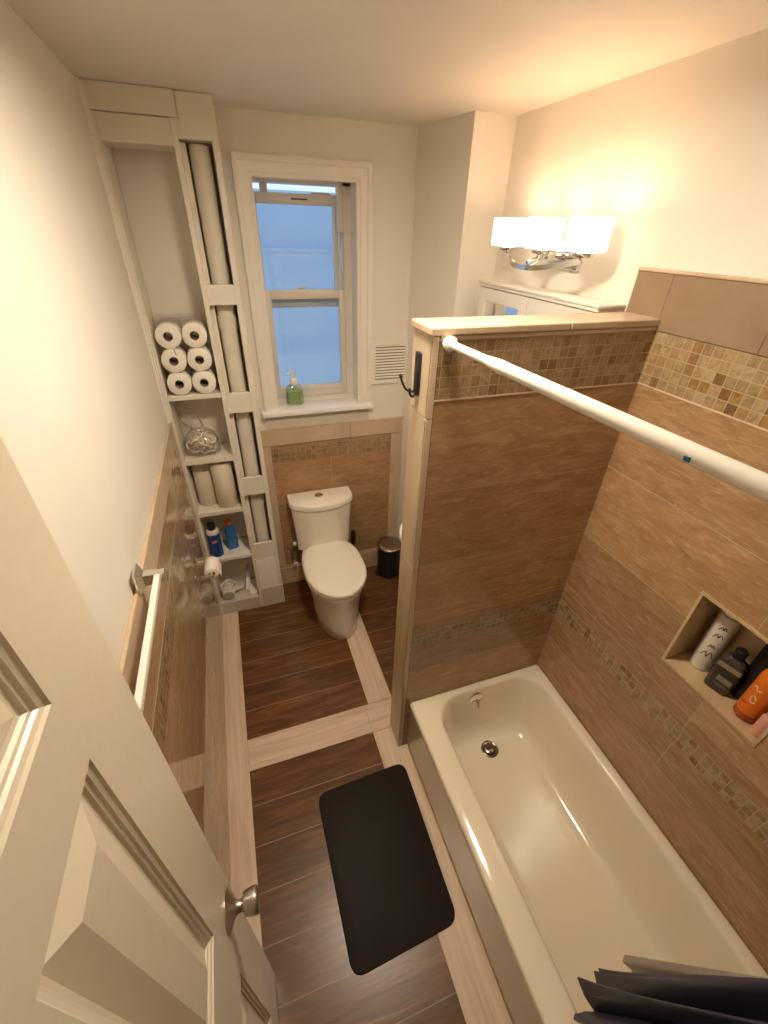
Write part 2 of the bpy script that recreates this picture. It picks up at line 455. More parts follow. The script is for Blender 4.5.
# back wall tile
bm = B(); bx(bm, (.434, -.008, .17), (1.333, 0, 1.105)); struct('trim_13', bm, 'trav_back', 'brown travertine tile on the back wall behind the toilet', 'tile')
bm = B(); bx(bm, (.485, -.0088, .99), (1.25, -.008, 1.09), mi=0)
bx(bm, (.434, -.0095, 1.107), (.98, 0, 1.211), .003, mi=1); bx(bm, (.982, -.0095, 1.107), (1.333, 0, 1.211), .003, mi=1)
bx(bm, (.434, -.0095, .17), (.482, -.008, 1.105), .0007, mi=1); bx(bm, (1.255, -.0095, .17), (1.333, -.008, 1.105), .0007, mi=1)
struct('trim_14', bm, ['mos_back', 'cap_tile'], 'pale cap and mosaic band behind the toilet', 'tile')
bm = B(); bx(bm, (.434, -.016, 0), (1.336, -.0005, .150), .003); bx(bm, (.434, -.011, .15), (1.336, -.0005, .172), .004)
struct('baseboard_back', bm, 'niche_tile', 'tan baseboard behind the toilet', 'baseboard')

# ------------------------------------------------------------------ window
bm = B()
x0, x1, z0, z1 = WIN
cw = .074
def mitre(bm, x0, x1, z0, z1, prof):
    """casing: prof = list of (outward offset from the opening, protrusion)"""
    rings = []
    for off, pr_ in prof:
        rings.append([(x0 - off, -pr_, z0), (x0 - off, -pr_, z1 + off), (x1 + off, -pr_, z1 + off), (x1 + off, -pr_, z0)])
    vr = [ring(bm, r) for r in rings]
    for a, b in zip(vr, vr[1:] + vr[:1]):
        for i in range(3): bm.faces.new((a[i], a[i + 1], b[i + 1], b[i]))
    for i in (0, 3): bm.faces.new([v[i] for v in vr])
mitre(bm, x0, x1, 1.316, z1, [(-.004, 0), (-.004, .010), (.012, .013), (.014, .017), (.048, .018), (.052, .023), (.066, .024), (.074, .021), (.075, 0)])
win = struct('window_1', bm, 'white', 'white double-hung window with moulded casing', 'window', smooth=25)
bm = B(); bx(bm, (.461, -.052, 1.300), (1.118, .10, 1.328), .006); struct('sill', bm, 'sillmarble', parent=win, smooth=35)
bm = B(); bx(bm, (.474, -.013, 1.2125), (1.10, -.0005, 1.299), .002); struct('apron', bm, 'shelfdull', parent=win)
bm = B()   # vinyl frame in the reveal
bx(bm, (x0, .115, 1.328), (x0 + .012, .235, z1)); bx(bm, (x1 - .040, .115, 1.328), (x1, .235, z1))
bx(bm, (x0, .115, z1 - .012), (x1, .235, z1)); bx(bm, (x0, .10, 1.315), (x1, .24, 1.352)); bx(bm, (x1 - .048, .165, 1.352), (x1 - .04, .17, z1 - .02), 0)
bx(bm, (x1 - .066, .118, 2.19), (x1 - .04, .165, z1 - .012), .003)
struct('frame', bm, 'vinyl', parent=win)
def sash(name, xa, xb, za, zb, ya, yb, st, tr, brl):
    bm = B()
    bx(bm, (xa, ya, za), (xa + st, yb, zb), .003); bx(bm, (xb - st, ya, za), (xb, yb, zb), .003)
    bx(bm, (xa + st, ya, zb - tr), (xb - st, yb, zb), .003); bx(bm, (xa + st, ya, za), (xb - st, yb, za + brl), .003)
    o = struct(name, bm, 'vinyl', parent=win, smooth=30)
    bm = B(); bx(bm, (xa + st - .004, (ya + yb) / 2 - .002, za + brl - .004), (xb - st + .004, (ya + yb) / 2 + .002, zb - tr + .004))
    obj('pane', bm, 'glass', o)
    return o
up = sash('upper_sash', .552, .985, 1.835, 2.348, .185, .215, .026, .046, .048)
bm = B(); bx(bm, (.604, .19, 2.348), (.640, .21, 2.383), .003); bx(bm, (.85, .186, 2.348), (.95, .21, 2.356), .002); obj('night_latch', bm, 'vinyl', up)
bm = B(); bx(bm, (.75, .182, 2.322), (.83, .185, 2.328)); obj('pull_slot', bm, 'black', up)
lo = sash('lower_sash', .560, 1.003, 1.352, 1.928, .130, .165, .036, .044, .062)
bm = B(); bx(bm, (.735, .135, 1.928), (.775, .16, 1.938), .003); bx(bm, (.747, .125, 1.936), (.795, .142, 1.943), .002); obj('sash_lock', bm, 'vinyl', lo)
bm = B(); bx(bm, (.60, .122, 1.388), (.97, .131, 1.395), .002); obj('lift_rail', bm, 'vinyl', lo)
# neighbouring wall outside
bm = B(); bx(bm, (-2.5, 1.3, -1), (4, 1.5, 2.42)); bx(bm, (-2.5, 1.285, 2.055), (4, 1.3, 2.075)); bx(bm, (-2.5, 1.292, .9), (4, 1.3, .92))
struct('wall_exterior', bm, 'stucco', 'rendered wall of the neighbouring house outside the window', 'wall')

# ------------------------------------------------------------------ entry door, opened against the left wall
DX = .148; DY = -2.005; DW = .73; DH = 2.18
bm = B()
bx(bm, (DX - .035, DY - DW, .012), (DX - .014, DY, DH))
ya, yb = DY - DW, DY
cols = [(DY - .131 - .172, DY - .131), (DY - DW + .131, DY - DW + .131 + .172)]
rows = [(.24, .805), (1.112, 1.757), (1.853, 2.06)]
# stiles and rails
for a, b in ((yb - .131, yb), (cols[1][1], cols[0][0]), (ya, ya + .131)):
    bx(bm, (DX - .0145, a, .012), (DX, b, DH))
for a, b in ((.012, .24), (.805, 1.112), (1.757, 1.853), (2.06, DH)):
    for c in cols: bx(bm, (DX - .0145, c[0], a), (DX, c[1], b))
for (pa, pb) in cols:
    for (qa, qb) in rows:
        prof = [(0, 0), (.003, -.003), (.008, -.005), (.010, -.008), (.014, -.009), (.016, -.0125), (.022, -.013), (.056, -.001)]
        rings = [[(DX + d, pa + i, qa + i), (DX + d, pb - i, qa + i), (DX + d, pb - i, qb - i), (DX + d, pa + i, qb - i)] for i, d in prof]
        skin(bm, rings, False, True)
door = struct('door_1', bm, 'doorpaint', 'white six-panel door standing open along the left wall', 'door')
ky, kz = DY - .060, .965
bm = B(); lathe(bm, [(.040, 0), (.040, .003), (.033, .009), (.018, .016), (.0125, .022), (.0115, .032), (.0165, .036), (.0225, .038), (.0245, .046), (.0268, .060), (.0265, .064), (.024, .067), (.0, .0685)], 'x', (DX, ky, kz), 32, True, False)
obj('door_knob', bm, 'nickel', door, 40)
bm = B(); bx(bm, (DX - .030, DY, kz - .028), (DX - .008, DY + .002, kz + .028)); obj('latch_plate', bm, 'nickel', door)
bm = B()
for xa, xb in ((.07, .13), (.87, .93)): bx(bm, (xa, YN, 0), (xb, YN + .016, 2.2), .004)
bx(bm, (.07, YN, 2.2), (.93, YN + .016, 2.26), .004); struct('trim_15', bm, 'white', 'white casing round the doorway', 'trim')

# ------------------------------------------------------------------ built-in shelf unit
sh = thing('shelving_unit', 'white built-in open shelf unit with pipe chase, between left wall and window', 'shelf', (0, 0, 0))
YB = -.002
bm = B(); bx(bm, (.001, S, 0), (.024, YB, 2.5335)); obj('side_panel', bm, 'shelfpaint', sh)
bm = B(); bx(bm, (.268, S, 0), (.289, YB, 2.5335), .002); obj('divider_post', bm, 'shelfpaint', sh)
bm = B(); bx(bm, (.408, S, .168), (.431, YB, 2.476), .002); obj('right_post', bm, 'shelfpaint', sh)
for k, (a, b, n) in enumerate(((1.485, 1.51, 's'), (1.132, 1.16, 's'), (.797, .823, 's'), (.452, .477, 's'))):
    bm = B(); bx(bm, (.024, S + .002, a), (.268, YB, b), .002); obj('shelf_board', bm, 'panelwhite' if k == 3 else 'shelfpaint', sh)
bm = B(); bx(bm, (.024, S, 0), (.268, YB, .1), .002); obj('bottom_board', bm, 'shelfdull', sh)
for a, b in ((1.906, 1.988), (1.398, 1.502), (.900, 1.014), (.425, .541)):
    bm = B(); bx(bm, (.289, S + .001, a), (.408, S + .02, b), .002); obj('cross_rail', bm, 'shelfpaint', sh)
bm = B(); bx(bm, (.289, S + .001, .168), (.408, S + .016, .425), .001); bx(bm, (.289, S + .004, .168), (.408, S + .02, .42), .001); obj('access_panel', bm, 'panelwhite', sh)
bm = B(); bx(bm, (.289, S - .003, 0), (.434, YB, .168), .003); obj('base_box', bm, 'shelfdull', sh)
bm = B(); bx(bm, (.024, S + .001, 2.452), (.268, YB, 2.532), .002); obj('lintel', bm, 'shelfpaint', sh)
bm = B(); bx(bm, (.001, S - .012, 2.534), (.299, YB, H - .001), .003); obj('header_box', bm, 'shelfpaint', sh)
bm = B(); bx(bm, (.30, S + .004, 2.476), (.431, YB, H - .001), .003); bx(bm, (.289, S + .006, 2.476), (.302, YB, 2.534)); obj('header_box', bm, 'shelfpaint', sh)
bm = B(); bx(bm, (.289, -.150, .168), (.309, YB, 2.47)); obj('chase_liner', bm, 'shelfpaint', sh)
p = thing('waste_pipe', 'white vertical pipe inside the chase of the shelf unit', 'pipe', (.3555, -.098, .17))
bm = B(); lathe(bm, [(.040, 0), (.040, 2.30)], 'z', (0, 0, 0), 28, False, False); obj('pipe_run', bm, 'shelfpaint', p, 40)
for z in (.62, 1.62):
    bm = B(); lathe(bm, [(.040, z), (.0435, z), (.0435, z + .06), (.040, z + .06)], 'z', (0, 0, 0), 28, False, False); obj('coupling', bm, 'shelfpaint', p, 40)

# toilet rolls on the top shelf
def roll_parts(t, R, L, rc, pm='paper', axis='y'):
    bm = B()
    lathe(bm, [(rc, -L / 2), (R - .004, -L / 2), (R, -L / 2 + .004), (R, L / 2 - .004), (R - .004, L / 2), (rc, L / 2)], axis, (0, 0, 0), 36, False, False)
    obj('paper', bm, pm, t, 50)
    bm = B(); lathe(bm, [(rc - .0015, -L / 2 + .001), (rc, -L / 2 + .001), (rc, L / 2 - .001), (rc - .0015, L / 2 - .001), (rc - .0015, -L / 2 + .001)], axis, (0, 0, 0), 30, False, False)
    obj('core', bm, 'card', t, 50)
RL = ['white toilet roll at the top left of the stack on the shelf', 'white toilet roll at the top right of the stack on the shelf',
      'white toilet roll with a torn flap, middle left of the stack', 'white toilet roll in the middle right of the stack',
      'white toilet roll at the bottom left of the stack on the shelf', 'white toilet roll at the bottom right of the stack on the shelf']
first = None; k = 0
for z in (1.7810, 1.6726, 1.5642):
    for x in (.0895, .2015):
        loc = (x, S + .0515, z)
        if first is None:
            first = thing('toilet_roll', RL[0], 'toilet roll', loc, (0, 0, 0), 'toilet rolls stacked on the shelf'); roll_parts(first, .0541, .1, .0205)
            r_ = first
        else:
            r_ = dup(first, loc, (0, .3 * k, 0), RL[k])
        if k == 2:
            bm = B(); skin(bm, [smooth_path([(-.022, -.0515, .0500), (-.012, -.0525, .040), (-.002, -.053, .032)], 4), smooth_path([(-.020, -.0512, .0520), (-.010, -.0522, .042), (0, -.0527, .034)], 4)], False, False, False)
            obj('torn_edge', bm, 'ink', r_)
        k += 1
bm = B()   # remains of the plastic wrapper
g = [[Vector((.035 + .2 * i / 11, S + .03 + .13 * j / 7, 1.8395 + .004 * math.sin(i * 1.1 + j) * math.sin(j * 1.3) + .003 * min(j, 4))) for i in range(12)] for j in range(8)]
skin(bm, g, False, False, False)
tag(obj('plastic_wrapper', bm, 'bag', None, 60), 'crumpled clear plastic wrapper lying over the stacked toilet rolls', 'packaging')

# bag of things on the second shelf
bagt = thing('plastic_bag', 'knotted clear plastic bag full of coiled cord on the second shelf', 'bag', (.125, -.108, 1.1615))
def blob(bm, prof, amp, n=30, seed=1, ell=(1, 1)):
    rnd = random.Random(seed); ph = [rnd.uniform(0, 6.28) for _ in range(8)]
    rings = []
    for k, (r, h) in enumerate(prof):
        pts = []
        for i in range(n):
            a = 2 * PI * i / n
            q = 1 + amp * (math.sin(3 * a + ph[0] + k) * .5 + math.sin(7 * a + ph[1] - k * 1.7) * .35 + math.sin(11 * a + ph[2] + k * 2.3) * .3)
            pts.append((r * q * math.cos(a) * ell[0], r * q * math.sin(a) * ell[1], h))
        rings.append(pts)
    skin(bm, rings)
bm = B(); blob(bm, [(.050, .001), (.078, .010), (.088, .035), (.087, .065), (.078, .095), (.058, .120), (.034, .140), (.034, .150), (.040, .165), (.045, .185), (.040, .205), (.022, .222)], .16, 36, 3, (1.0, .82))
for v in bm.verts: v.co.x -= max(0, v.co.z - .12) * .45
obj('bag_film', bm, 'bag', bagt, 60)
rnd = random.Random(5); bm = B()
for k in range(44):
    a0 = rnd.uniform(0, 6.28); rr = rnd.uniform(.014, .030); c = Vector((rnd.uniform(-.046, .046), rnd.uniform(-.036, .030), rnd.uniform(.030, .098)))
    n1 = Vector((rnd.uniform(-1, 1), rnd.uniform(-1, 1), rnd.uniform(-1, 1))).normalized(); u = n1.orthogonal().normalized(); v = n1.cross(u)
    pts = [c + (u * math.cos(a0 + t * .45) + v * math.sin(a0 + t * .45)) * rr + n1 * .003 * t for t in range(12)]
    for q in pts: q.z = max(q.z, .007)
    tube(bm, pts, .0046, 7)
o = obj('cord_coils', bm, 'cordwhite', bagt, 60)
# paper towels
t1 = thing('paper_towel_roll', 'cream paper towel roll standing at the front right of the third shelf', 'paper towel', (.192, -.122, .824))
roll_parts(t1, .057, .28, .021, 'towelpaper', 'z')
for c in t1.children: c.location.z = .141
dup(t1, (.088, -.066, .824), (0, 0, 1), 'cream paper towel roll behind and left of the front one on the third shelf')
# cans on the fourth shelf
t = thing('spray_can', 'dark blue spray can with cream collar and black cap on the lower shelf', 'can', (.070, -.142, .478))
t.scale = (1.12, 1.12, 1.08)
bm = B(); lathe(bm, [(.030, 0), (.033, .003), (.033, .150), (.031, .155)], 'z', n=30); obj('can_body', bm, 'canblue', t, 40)
bm = B(); lathe(bm, [(.031, .155), (.034, .157), (.034, .166), (.029, .176), (.018, .180)], 'z', n=30); obj('collar', bm, 'capcream', t, 40)
bm = B(); lathe(bm, [(.018, .180), (.020, .182), (.020, .215), (.017, .220)], 'z', n=24); obj('cap', bm, 'black', t, 40)
bm = B()
for zz, w_, mi in ((.112, .8, 0), (.075, .9, 1)):
    a0 = -PI / 2 + .05
    skin(bm, [[(.0335 * math.cos(a0 + (i / 8 - .5) * w_), .0335 * math.sin(a0 + (i / 8 - .5) * w_), zz + s * .010 * math.sin(PI * (i + .5) / 9) + .006 * (i / 8 - .5)) for i in range(9)] for s in (-1, 1)], False, False, False, mi=mi)
obj('label_mark', bm, ['redmark', 'canblue'], t)
t = thing('cleaner_bottle', 'blue bottle with an orange-red cap on the lower shelf', 'bottle', (.166, -.095, .478), (0, 0, .25))
t.scale = (1.12, 1.1, 1.08)
bm = B(); skin(bm, [rrect(-.031 * k, .031 * k, -.021 * k, .021 * k, .016 * k, z) for k, z in ((.92, 0), (1, .004), (1, .11), (.97, .125), (.75, .142), (.45, .152), (.42, .165))]); obj('bottle_body', bm, 'bottleblue', t, 40)
bm = B(); lathe(bm, [(.015, .165), (.0165, .167), (.015, .195), (.010, .20)], 'z', n=22); bx(bm, (-.007, -.034, .178), (.007, 0, .192), .003); obj('cap', bm, 'orangecap', t, 40)
# bottom shelf: hair tools and cords
t = thing('hair_dryer', 'white corded hair dryer lying at the front of the bottom shelf', 'hair dryer', (.080, -.110, .1005))
t.scale = (1.12, 1.0, 1.12)
bm = B(); lathe(bm, [(.020, -.07), (.033, -.066), (.038, -.04), (.038, -.01), (.031, .02), (.025, .06), (.026, .068), (.02, .068)], 'y', (0, 0, .039), 26); obj('barrel', bm, 'whiteplastic', t, 40)
bm = B(); lathe(bm, [(.0, -.0712), (.026, -.0708), (.030, -.0695)], 'y', (0, 0, .039), 22, False, True); obj('intake_grille', bm, 'greyplastic', t, 40)
bm = B(); tube(bm, smooth_path([(.02, -.03, .046), (.045, -.015, .042), (.065, .005, .032), (.076, .02, .024)]), [.016] * 6 + [.015] * 6 + [.013] * 7, 12); obj('handle', bm, 'whiteplastic', t, 50)
bm = B(); tube(bm, smooth_path([(.076, .02, .022), (.078, .05, .012), (.05, .08, .012), (-.01, .07, .03), (-.045, .03, .06), (-.035, -.03, .082), (.01, -.06, .083), (.05, -.02, .075), (.03, .03, .074), (-.02, .02, .083), (-.04, -.04, .07), (-.015, -.062, .079)]), .0035, 8); obj('cord', bm, 'whiteplastic', t, 60)
t = thing('flat_iron', 'white hair straightener leaning against the back of the bottom shelf', 'hair straightener', (.196, -.130, .1015), (-.75, .10, -.15))
bm = B(); skin(bm, [rrect(-.014 * k, .014 * k, -.010 * k, .010 * k, .008 * k, z) for k, z in ((.8, .012), (1, .02), (1.1, .09), (.9, .19), (.6, .2))]); obj('body', bm, 'whiteplastic', t, 40)
bm = B(); bx(bm, (-.011, -.0125, .10), (.011, -.010, .19), .001); obj('plate', bm, 'greyplastic', t)
t = thing('tissue_box', 'flat white box at the right end of the bottom shelf', 'box', (.2385, -.105, .1005))
bm = B(); bx(bm, (-.024, -.068, 0), (.024, .075, .018), .003); obj('tray', bm, 'whiteplastic', t, 30)
bm = B(); bx(bm, (-.026, -.07, .018), (.026, .077, .024), .002); obj('lid', bm, 'panelwhite', t, 30)

# ------------------------------------------------------------------ toilet
TX = .757
t = thing('toilet', 'white one-piece skirted toilet with lid down under the window', 'toilet', (TX, 0, 0))
def egg(yb, yf, hw, z, n=40, sq=2.6, ymax=None):
    ym = ymax if ymax is not None else yb + (yf - yb) * .52
    pts = []
    for k in range(n):
        a = 2 * PI * k / n
        c, s = math.cos(a), math.sin(a)
        if s <= 0:   # front (toward -y)
            pts.append((hw * c, ym + (ym - yf) * s, z))
        else:
            e = 2 / sq
            pts.append((hw * math.copysign(abs(c) ** e, c), ym + (yb - ym) * abs(s) ** e, z))
    return pts
bm = B()
skin(bm, [egg(-.045, -.644, .140, 0, sq=3.5), egg(-.045, -.650, .146, .006, sq=3.5), egg(-.045, -.648, .150, .09, sq=3.5), egg(-.045, -.650, .160, .20, sq=3.5), egg(-.045, -.656, .176, .29, sq=3), egg(-.045, -.672, .188, .345), egg(-.045, -.680, .192, .375), egg(-.045, -.678, .190, .386), egg(-.06, -.66, .17, .388)])
obj('bowl', bm, 'ceramic', t, 60)
bm = B(); skin(bm, [egg(-.165, -.676, .186, .389, sq=3.2), egg(-.162, -.682, .191, .394, sq=3.2), egg(-.162, -.682, .191, .402, sq=3.2), egg(-.165, -.677, .187, .406, sq=3.2)]); obj('seat', bm, 'ceramic', t, 50)
bm = B(); skin(bm, [egg(-.150, -.678, .187, .408, sq=3.2), egg(-.147, -.686, .192, .413, sq=3.2), egg(-.147, -.686, .192, .421, sq=3.2), egg(-.152, -.677, .184, .429, sq=3.2), egg(-.172, -.64, .16, .432, sq=3.2), egg(-.22, -.5, .08, .4335, sq=3.2)]); obj('lid', bm, 'ceramic', t, 55)
def tankring(hw, yb, ys, yf, z, n=16, r=.028):
    pts = []   # right side back -> left side back, bowed front
    pts.append((hw - .006, yb, z)); pts.append((hw, yb - .006, z))
    for k in range(n + 1):
        u = 1 - 2 * k / n
        e = abs(u)
        y = ys + (yf - ys) * (1 - e ** 2.4)
        x = hw * u
        if k in (0, n): y = ys + .018
        pts.append((x, y, z))
        if k == 0: pts.append((hw * .985, ys + .004, z))
        if k == n - 1: pts.append((-hw * .985, ys + .004, z))
    pts.append((-hw, yb - .006, z)); pts.append((-hw + .006, yb, z))
    return pts
bm = B(); skin(bm, [tankring(.176, -.03, -.135, -.168, .386), tankring(.178, -.03, -.138, -.174, .44), tankring(.184, -.026, -.140, -.192, .54), tankring(.192, -.024, -.142, -.205, .65), tankring(.197, -.022, -.142, -.211, .716), tankring(.190, -.024, -.138, -.203, .719), tankring(.190, -.024, -.138, -.203, .726)]); obj('tank', bm, 'ceramic', t, 50, (-.008, 0, 0))
bm = B(); skin(bm, [tankring(.199, -.022, -.143, -.216, .7265), tankring(.205, -.020, -.145, -.222, .730), tankring(.206, -.020, -.145, -.223, .757), tankring(.203, -.022, -.142, -.219, .766), tankring(.195, -.028, -.135, -.21, .769)]); obj('tank_lid', bm, 'ceramic', t, 50, (-.008, 0, 0))
bm = B(); lathe(bm, [(.026, .768), (.026, .773), (.023, .776)], 'z', (-.018, -.095, 0), 28); b_ = obj('flush_button', bm, 'chrome', t, 40)
bm = B(); lathe(bm, [(.0, .7765), (.021, .7765), (.021, .7772), (.0, .7772)], 'z', (-.018, -.095, 0), 24, False, False); bx(bm, (-.0186, -.115, .777), (-.0174, -.075, .7782)); obj('button_split', bm, 'nickel', b_, 40)
t = thing('supply_valve', 'small white-handled water shut-off valve on the wall left of the toilet', 'valve', (.548, -.017, .21))
bm = B(); lathe(bm, [(.020, .0), (.020, -.004), (.008, -.008), (.008, -.04)], 'y', (0, 0, 0), 20); lathe(bm, [(.011, -.012), (.011, .03), (.008, .034)], 'z', (0, -.035, 0), 16); obj('valve_body', bm, 'chrome', t, 40)
bm = B(); lathe(bm, [(.008, -.04), (.016, -.043), (.016, -.053), (.008, -.055)], 'y', (0, 0, 0), 16); obj('valve_handle', bm, 'whiteplastic', t, 40)
bm = B(); tube(bm, smooth_path([(0, -.035, .034), (-.014, -.037, .09), (-.012, -.04, .13), (-.002, -.045, .165), (.008, -.047, .172)]), .0055, 10); obj('supply_hose', bm, 'braid', t, 50)
bm = B(); lathe(bm, [(.011, .172), (.013, .174), (.013, .19), (.011, .192)], 'z', (.008, -.047, 0), 12); obj('hose_nut', bm, 'whiteplastic', t, 40)
t = thing('toilet_brush', 'black toilet brush in its holder behind the right of the toilet', 'toilet brush', (.968, -.085, 0))
bm = B(); lathe(bm, [(.042, 0), (.045, .004), (.042, .24), (.038, .25)], 'z', n=24); obj('holder', bm, 'black', t, 40)
bm = B(); lathe(bm, [(.009, .25), (.009, .33), (.017, .34), (.018, .42), (.013, .43)], 'z', n=16); obj('handle', bm, 'black', t, 40)

# ------------------------------------------------------------------ pedal bin
t = thing('pedal_bin', 'small black pedal bin with a steel lid in the far right corner', 'bin', (1.238, -.108, 0))
t.scale = (1.09, 1.09, 1.09)
bm = B(); lathe(bm, [(.078, 0), (.082, .004), (.082, .012), (.079, .016), (.079, .232)], 'z', n=36); obj('bin_body', bm, 'black', t, 40)
bm = B(); lathe(bm, [(.079, .232), (.083, .235), (.083, .246), (.079, .250), (.05, .253), (.0, .254)], 'z', n=36, cap1=False); obj('bin_lid', bm, 'steel', t, 40)
bm = B(); bx(bm, (-.104, -.030, .006), (-.066, .012, .016), .004); obj('pedal', bm, 'black', t, 40)

# ------------------------------------------------------------------ pedestal sink behind the partition
t = thing('pedestal_sink', 'white pedestal sink mostly hidden behind the tiled partition', 'sink', (1.335, -.75, 0))
def dsink(k, z, inset=0):
    pts = []
    for i in range(40):
        a = 2 * PI * i / 40
        c, s = math.cos(a), math.sin(a)
        x = (.27 if c < 0 else .262) * k * math.copysign(abs(c) ** (1 if c < 0 else .4), c)
        y = .235 * k * math.copysign(abs(s) ** (.85), s)
        pts.append((x, y, z))
    return pts
bm = B()
skin(bm, [dsink(.35, .62), dsink(.7, .68), dsink(.92, .745), dsink(.99, .78), dsink(1, .80), dsink(.99, .815), dsink(.96, .82), dsink(.84, .815), dsink(.78, .79), dsink(.6, .72), dsink(.3, .69)]); obj('basin', bm, 'ceramic', t, 60)
bm = B(); skin(bm, [rrect(.01 - .10 * k, .01 + .14 * k, -.09 * k, .09 * k, .06, z) for k, z in ((1, 0), (1, .02), (.8, .1), (.72, .4), (.85, .63))]); obj('pedestal', bm, 'ceramic', t, 50)
bm = B(); lathe(bm, [(.02, .815), (.02, .84), (.014, .85), (.014, .90)], 'z', (.21, 0, 0), 18); tube(bm, smooth_path([(.21, 0, .90), (.17, 0, .935), (.11, 0, .92), (.09, 0, .89)]), .011, 12); obj('tap', bm, 'chrome', t, 50)

# ------------------------------------------------------------------ mirrored cabinet
t = thing('medicine_cabinet', 'white wall cabinet with mirrored doors under the vanity light', 'cabinet', (1.5985, -.848, 0))
bm = B(); bx(bm, (-.090, -.385, 1.40), (0, .365, 2.005), .002); obj('carcass', bm, 'white', t)
bm = B(); bx(bm, (-.108, -.392, 2.006), (0, .372, 2.018), .003); bx(bm, (-.112, -.397, 2.018), (0, .377, 2.029), .003); obj('crown', bm, 'white', t, 30)
for a, b in ((-.384, -.012), (-.009, .364)):
    bm = B(); wall_boxes(bm, 'x', -.106, -.091, a, b, 1.405, 2.003, [(a + .05, b - .05, 1.455, 1.953)]); d_ = obj('door', bm, 'white', t)
    bm = B(); bx(bm, (-.101, a + .045, 1.45), (-.095, b - .045, 1.958)); obj('mirror', bm, 'mirror', d_)
    bm = B(); lathe(bm, [(.004, -.106), (.004, -.115), (.009, -.119), (.009, -.124)], 'x', (0, (b - .025 if a < 0 else a + .025), 1.75), 14); obj('knob', bm, 'nickel', d_, 40)

# ------------------------------------------------------------------ vanity light
t = thing('vanity_light', 'chrome three-shade vanity light glowing on the right wall', 'wall light', (1.5995, -.905, 0))
XC = -.125
bm = B(); bx(bm, (-.022, -.085, 2.105), (0, .085, 2.195), .006); bx(bm, (-.10, -.012, 2.135), (-.02, .012, 2.157), .003); obj('back_plate', bm, 'chrome', t, 30)
bm = B()
arc = [(XC - .055 * (1 - (k / 10) ** 2), .225 * k / 10, 2.153 - .036 * (1 - (k / 10) ** 2)) for k in range(-10, 11)]
skin(bm, [[(x - .004, y, z - .016), (x + .004, y, z - .016), (x + .004, y, z + .001), (x - .004, y, z + .001)] for x, y, z in arc]); tube(bm, [(-.10, 0, 2.148), (XC - .05, 0, 2.125)], .008, 10); obj('bow_bar', bm, 'chrome', t, 40)
for y in (-.225, 0, .225):
    zc = 2.150
    bm = B()
    if y == 0: tube(bm, [(XC - .05, 0, 2.108), (XC - .01, 0, 2.125), (XC, 0, 2.150)], .007, 10)
    lathe(bm, [(.008, 2.13 if y == 0 else 2.145), (.012, 2.150), (.030, 2.154), (.033, 2.160), (.033, 2.166), (.02, 2.168)], 'z', (XC, y, 0), 26); cup = obj('lamp_cup', bm, 'chrome', t, 40)
    bm = B(); lathe(bm, [(.020, 2.169), (.060, 2.169), (.066, 2.176), (.066, 2.262), (.062, 2.262), (.062, 2.178), (.056, 2.173), (.020, 2.173)], 'z', (XC, y, 0), 36, False, False); obj('glass_shade', bm, 'shade', cup, 40)
    bm = B(); bmesh.ops.create_uvsphere(bm, u_segments=16, v_segments=10, radius=.024, matrix=Matrix.Translation((XC, y, 2.240))); lathe(bm, [(.012, 2.17), (.012, 2.222)], 'z', (XC, y, 0), 12); obj('bulb', bm, 'bulb', cup, 60)

# ------------------------------------------------------------------ wall vent, hooks
t = thing('vent_grille', 'white louvred vent grille on the back wall right of the window', 'vent', (1.232, 0, 1.557))
bm = B(); wall_boxes(bm, 'y', -.012, -.001, -.118, .118, -.122, .122, [(-.094, .094, -.098, .098)]); obj('frame', bm, 'whiteplastic', t)
bm = B()
for k in range(12):
    z = -.09 + .0164 * k
    skin(bm, [[(x, -.0118, z), (x, -.0112, z + .0015), (x, -.003, z + .0085), (x, -.0035, z + .007)] for x in (-.094, .094)])
obj('louvre', bm, 'whiteplastic', t)
bm = B(); bx(bm, (-.094, -.0025, -.098), (.094, -.001, .098)); obj('duct_opening', bm, 'card', t)
t = thing('hanging_hook', 'black double hook on the narrow end of the partition', 'hook', (XH, -1.325, 1.877))
bm = B(); bx(bm, (-.012, -.014, -.060), (0, .014, .060), .005); bx(bm, (-.013, -.008, .036), (-.008, .008, .06), .003); obj('hook_plate', bm, 'blackmetal', t, 40)
for pts in ([(-.008, .004, -.045), (-.018, .008, -.052), (-.033, .014, -.045), (-.044, .018, -.024), (-.048, .020, -.008)], [(-.008, -.004, -.048), (-.016, -.008, -.060), (-.026, -.012, -.058), (-.033, -.015, -.046), (-.033, -.015, -.038)]):
    bm = B(); P_ = smooth_path(pts); tube(bm, P_, .0033, 10); bmesh.ops.create_uvsphere(bm, u_segments=12, v_segments=8, radius=.0058, matrix=Matrix.Translation(P_[-1])); obj('prong', bm, 'blackmetal', t, 60)

